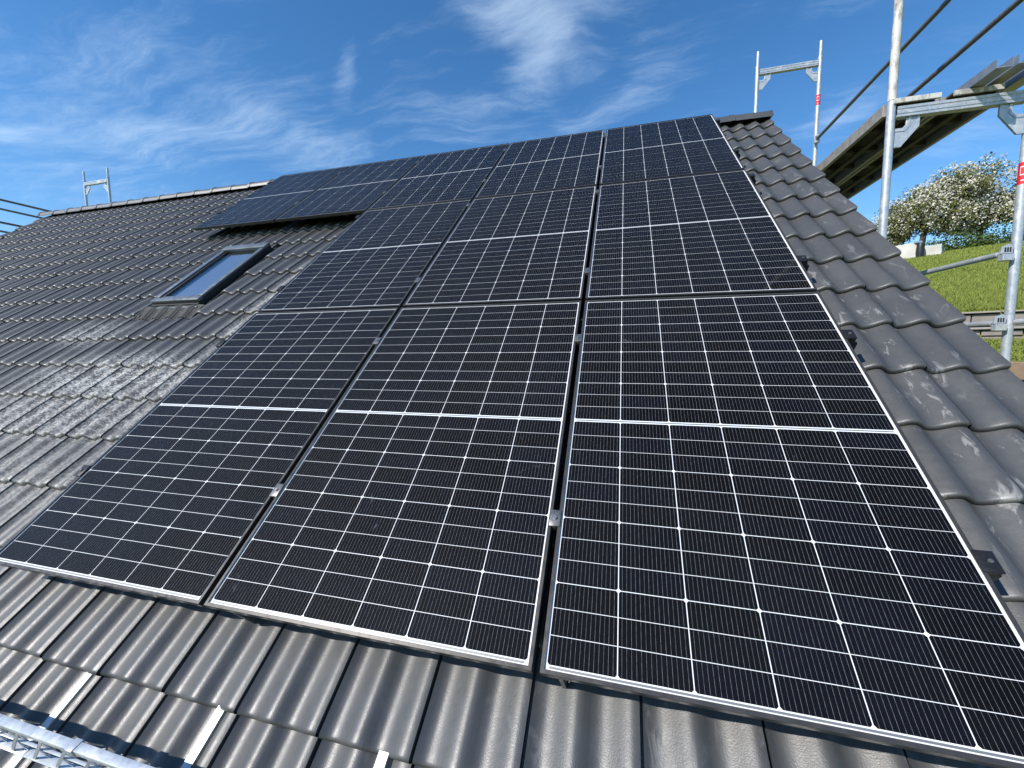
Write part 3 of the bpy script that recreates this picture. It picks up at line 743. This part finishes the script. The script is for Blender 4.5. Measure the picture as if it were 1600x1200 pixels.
# ------------------------------------------------------------------ garden walls
def wallrow(name, t, s0, s1, z0, courses, label, cat, part, mat, depth):
    root = empty(name, ground_at(t, (s0 + s1) / 2) * 1.0); root.location.z = z0; root.rotation_euler = (0, 0, -HAZ)
    tag(root, label, cat); ox = root.location
    for ci, (h0, h1, ln, dep, mt) in enumerate(courses):
        s = s0 - (ln * .5 if ci % 2 else 0)
        while s < s1:
            w_ = ln * random.uniform(.75, 1.25); c_ = (s0 + s1) / 2
            MB().box(s - c_ + .008, s + w_ - c_ - .008, -dep + random.uniform(-.02, .02), depth, h0 + .006, h1 - random.uniform(.0, .025)).build(part if ci else part, MAT[mt], root, bevel=.012)
            s += w_
wallrow('stone_wall', 13.12, -4, 7, .90, [(0, .11, .38, .14, 'stone'), (.11, .24, .45, .12, 'stone'), (.24, .30, .8, .20, 'cap'), (.30, .58, .9, .10, 'stone'), (.58, .635, 1.1, .16, 'cap')],
        'low stone retaining wall with pale ledges below the meadow', 'wall', 'stone', 'stone', .14)
wallrow('timber_edging', 8.92, -3, 5, -.45, [(0, .26, 2.4, .05, 'timber'), (.265, .52, 2.2, .05, 'timber'), (.525, .79, 2.6, .05, 'timber'), (.795, 1.06, 2.4, .09, 'timber')],
        'dark timber edging at the foot of the lawn, by the verge', 'edging', 'plank', 'timber', .03)

# ------------------------------------------------------------------ things on the meadow
def at_az(az, r, dz=0):
    P = Vector((CAM.x + math.sin(R(az)) * r, CAM.y + math.cos(R(az)) * r, 0)); q = P - Vector((CAM.x, CAM.y, 0))
    P.z = hill(q.dot(HD), q.dot(HS)) + dz; return P
def lumpy_box(name, w, d, h, mat, loc, rz):
    bm = bmesh.new(); bmesh.ops.create_cube(bm, size=1); bmesh.ops.subdivide_edges(bm, edges=bm.edges[:], cuts=5, use_grid_fill=True)
    for v in bm.verts:
        v.co = Vector((v.co.x * w, v.co.y * d, (v.co.z + .5) * h)); nn = noise.noise_vector(v.co * 1.3 + Vector(loc)) * .07; v.co += nn
        if v.co.z > h * .6: v.co.x *= .97
    me = bpy.data.meshes.new(name); bm.to_mesh(me); bm.free(); me.materials.append(mat); shade(me, 40)
    o = bpy.data.objects.new(name, me); COL.objects.link(o); o.location = loc; o.rotation_euler = (0, 0, rz); return o
b1 = lumpy_box('concrete_block', 1.15, .7, .80, MAT['concrete'], at_az(28.75, 30.5, -.10), -R(28)); tag(b1, 'pale weathered concrete block left of the black barrel on the meadow', 'concrete block', 'pale blocks on the meadow')
b2 = lumpy_box('concrete_block', 0.78, .6, .58, MAT['concrete'], at_az(30.5, 30.8, -.08), -R(34)); tag(b2, 'smaller pale concrete block right of the black barrel', 'concrete block', 'pale blocks on the meadow')
br = empty('water_barrel', at_az(29.72, 30.2, -.05)); tag(br, 'black barrel between the two pale blocks on the meadow', 'barrel')
bm_ = MB(); rr = [.15, .165, .17, .175, .175, .17, .165, .155, .13]
for i in range(8): bm_.tube((0, 0, i * .095), (0, 0, (i + 1) * .095), rr[i], rr[i + 1], n=16, caps=False)
bm_.build('drum', MAT['black'], br, smooth=40); MB().tube((0, 0, .755), (.0, 0, .785), .14, .12, n=16).build('lid', MAT['cover'], br, smooth=40)
MB().box(-.26, .02, -.1, .1, .787, .89).build('blue_canister', simple('blue_grey', (.25, .33, .45), .4), br, bevel=.02)

def tree(name, label, base, h, spread, nb, bl, mats, seed, trunk_h=.8, lean=0):
    rnd = random.Random(seed); root = empty(name, base); tag(root, label, 'tree', 'blossoming fruit trees on the hilltop')
    tr = MB(); tips = []
    def grow(p, d, r, L, lvl):
        segs = 3; q = p
        for i in range(segs):
            nd = (d + Vector((rnd.gauss(0, .18), rnd.gauss(0, .18), rnd.gauss(.03, .12)))).normalized(); e = q + nd * (L / segs)
            r2 = r * .82; tr.tube(q, e, r, r2, n=7 if lvl < 2 else 5, caps=False); q, d, r = e, nd, r2
            if lvl >= 1: tips.append((q.copy(), lvl))
            if lvl < 4 and i >= (1 if lvl == 0 else 0):
                for _ in range(2 if lvl < 3 else rnd.choice((1, 2))):
                    a = rnd.uniform(0, 6.283); out = Vector((math.cos(a), math.sin(a), rnd.uniform(-.15, .75))).normalized()
                    grow(q, (d * .45 + out * .8).normalized(), r * .62, L * rnd.uniform(.6, .78), lvl + 1)
    grow(Vector((0, 0, -.2)), Vector((lean, 0, 1)).normalized(), h * .035, h * .42, 0)
    sx = max(max(abs(t.x), abs(t.y)) for t, _ in tips); sz = max(t.z for t, _ in tips)
    kx, kz = spread / sx, h * .94 / sz
    tr.v = [(x * kx, y * kx, z * kz) for x, y, z in tr.v]
    tr.build('trunk', MAT['bark'], root, smooth=60)
    pts = [Vector((t.x * kx, t.y * kx, t.z * kz)) for t, l_ in tips if l_ >= 2]
    pts = [p for p in pts if p.z > trunk_h]
    for part, count, size, mat in bl:
        V, F = [], []
        cl = [rnd.choice(pts) + Vector((rnd.gauss(0, .22), rnd.gauss(0, .22), rnd.gauss(0, .18))) for _ in range(count // 14)]
        for c in cl:
            for _ in range(14):
                p = c + Vector((rnd.gauss(0, .13), rnd.gauss(0, .13), rnd.gauss(0, .11)))
                if p.z < .35: continue
                n_ = Vector((rnd.gauss(0, 1), rnd.gauss(0, 1), rnd.gauss(.4, 1))).normalized(); a = n_.orthogonal().normalized(); b = n_.cross(a)
                s_ = size * rnd.uniform(.6, 1.3); i = len(V)
                V += [tuple(p + a * s_), tuple(p + b * s_ * .8), tuple(p - a * s_), tuple(p - b * s_ * .8)]; F.append((i, i+1, i+2, i+3))
        o = mesh_obj(part, V, F, MAT[mat], root)
    return root
tree('apple_tree', 'tall white blossoming tree on the hilltop, between the scaffold posts', at_az(29.9, 36), 6.2, 3.2, 0, [('blossom', 21000, .058, 'blossom'), ('foliage', 13000, .06, 'leaf')], None, 3)
tree('apple_tree', 'broad white blossoming tree left of the near outer scaffold post', at_az(33.9, 36.5), 4.4, 3.4, 0, [('blossom', 21000, .058, 'blossom'), ('foliage', 11000, .06, 'leaf')], None, 11)
tree('apple_tree', 'white blossoming tree just right of the near inner scaffold post', at_az(27.8, 37), 4.7, 2.3, 0, [('blossom', 15000, .057, 'blossom'), ('foliage', 8500, .06, 'leaf')], None, 23)
tree('apple_tree', 'sparse bronze-leaved tree seen between verge and inner post', at_az(26.0, 40), 4.2, 2.0, 0, [('blossom', 2200, .05, 'blossom'), ('foliage', 3800, .055, 'leaf_bronze')], None, 31)
tree('apple_tree', 'blossoming tree at the right picture edge behind the outer post', at_az(38.6, 37), 5.2, 3.2, 0, [('blossom', 11000, .055, 'blossom'), ('foliage', 11000, .06, 'leaf_green')], None, 47)
# low green hedge bushes under the trees
for i, (az, r, w_) in enumerate(((31.9, 34.6, 1.8), (35.0, 34.4, 1.9), (37.8, 34.5, 1.6))):
    rnd = random.Random(60 + i); root = empty('bush', at_az(az, r)); tag(root, ('left', 'middle', 'right')[i] + ' dark green bush at the foot of the blossoming trees', 'bush', 'bushes under the trees')
    st = MB()
    for k in range(9): a = rnd.uniform(0, 6.28); st.tube((0, 0, -.05), (math.cos(a) * w_ * .6, math.sin(a) * .5, rnd.uniform(.4, .9)), .03, .01, n=5)
    st.build('stem', MAT['bark'], root, smooth=60); V, F = [], []
    for k in range(3200):
        a, q = rnd.uniform(0, 6.28), rnd.random() ** .5; p = Vector((math.cos(a) * q * w_, math.sin(a) * q * .7, .08 + abs(rnd.gauss(0, .62)) * (1.15 - q * .6)))
        n_ = Vector((rnd.gauss(0, 1), rnd.gauss(0, 1), rnd.gauss(.3, 1))).normalized(); a_ = n_.orthogonal().normalized(); b_ = n_.cross(a_); s_ = rnd.uniform(.04, .085); j = len(V)
        V += [tuple(p + a_ * s_), tuple(p + b_ * s_ * .6), tuple(p - a_ * s_), tuple(p - b_ * s_ * .6)]; F.append((j, j+1, j+2, j+3))
    mesh_obj('foliage', V, F, MAT['leaf_green'], root)
# meadow grass that can be made out against the slope
V, F = [], []; rnd = random.Random(5)
for k in range(110000):
    if k % 7 == 0: t = rnd.uniform(9.1, 13.0)
    else: t = 13.3 + 19.5 * rnd.random() ** 1.5
    s = rnd.uniform(-.14, .17) * t + rnd.uniform(-.5, .5)
    p = ground_at(t, s); h_ = rnd.uniform(.04, .10) * (1.2 if t > 13 else .6) * (1 + .5 * noise.noise(p * .7)); a = rnd.uniform(0, 6.28); w_ = rnd.uniform(.004, .010) * (1 + t / 25)
    e = Vector((math.cos(a), math.sin(a), 0)) * w_; j = len(V); tip = p + Vector((rnd.gauss(0, .04), rnd.gauss(0, .04), h_))
    V += [tuple(p + e), tuple(p - e), tuple(tip)]; F.append((j, j + 1, j + 2))
o = mesh_obj('grass', V, F, MAT['grass']); tag(o, 'long green grass standing on the meadow slope', 'grass', kind='stuff')
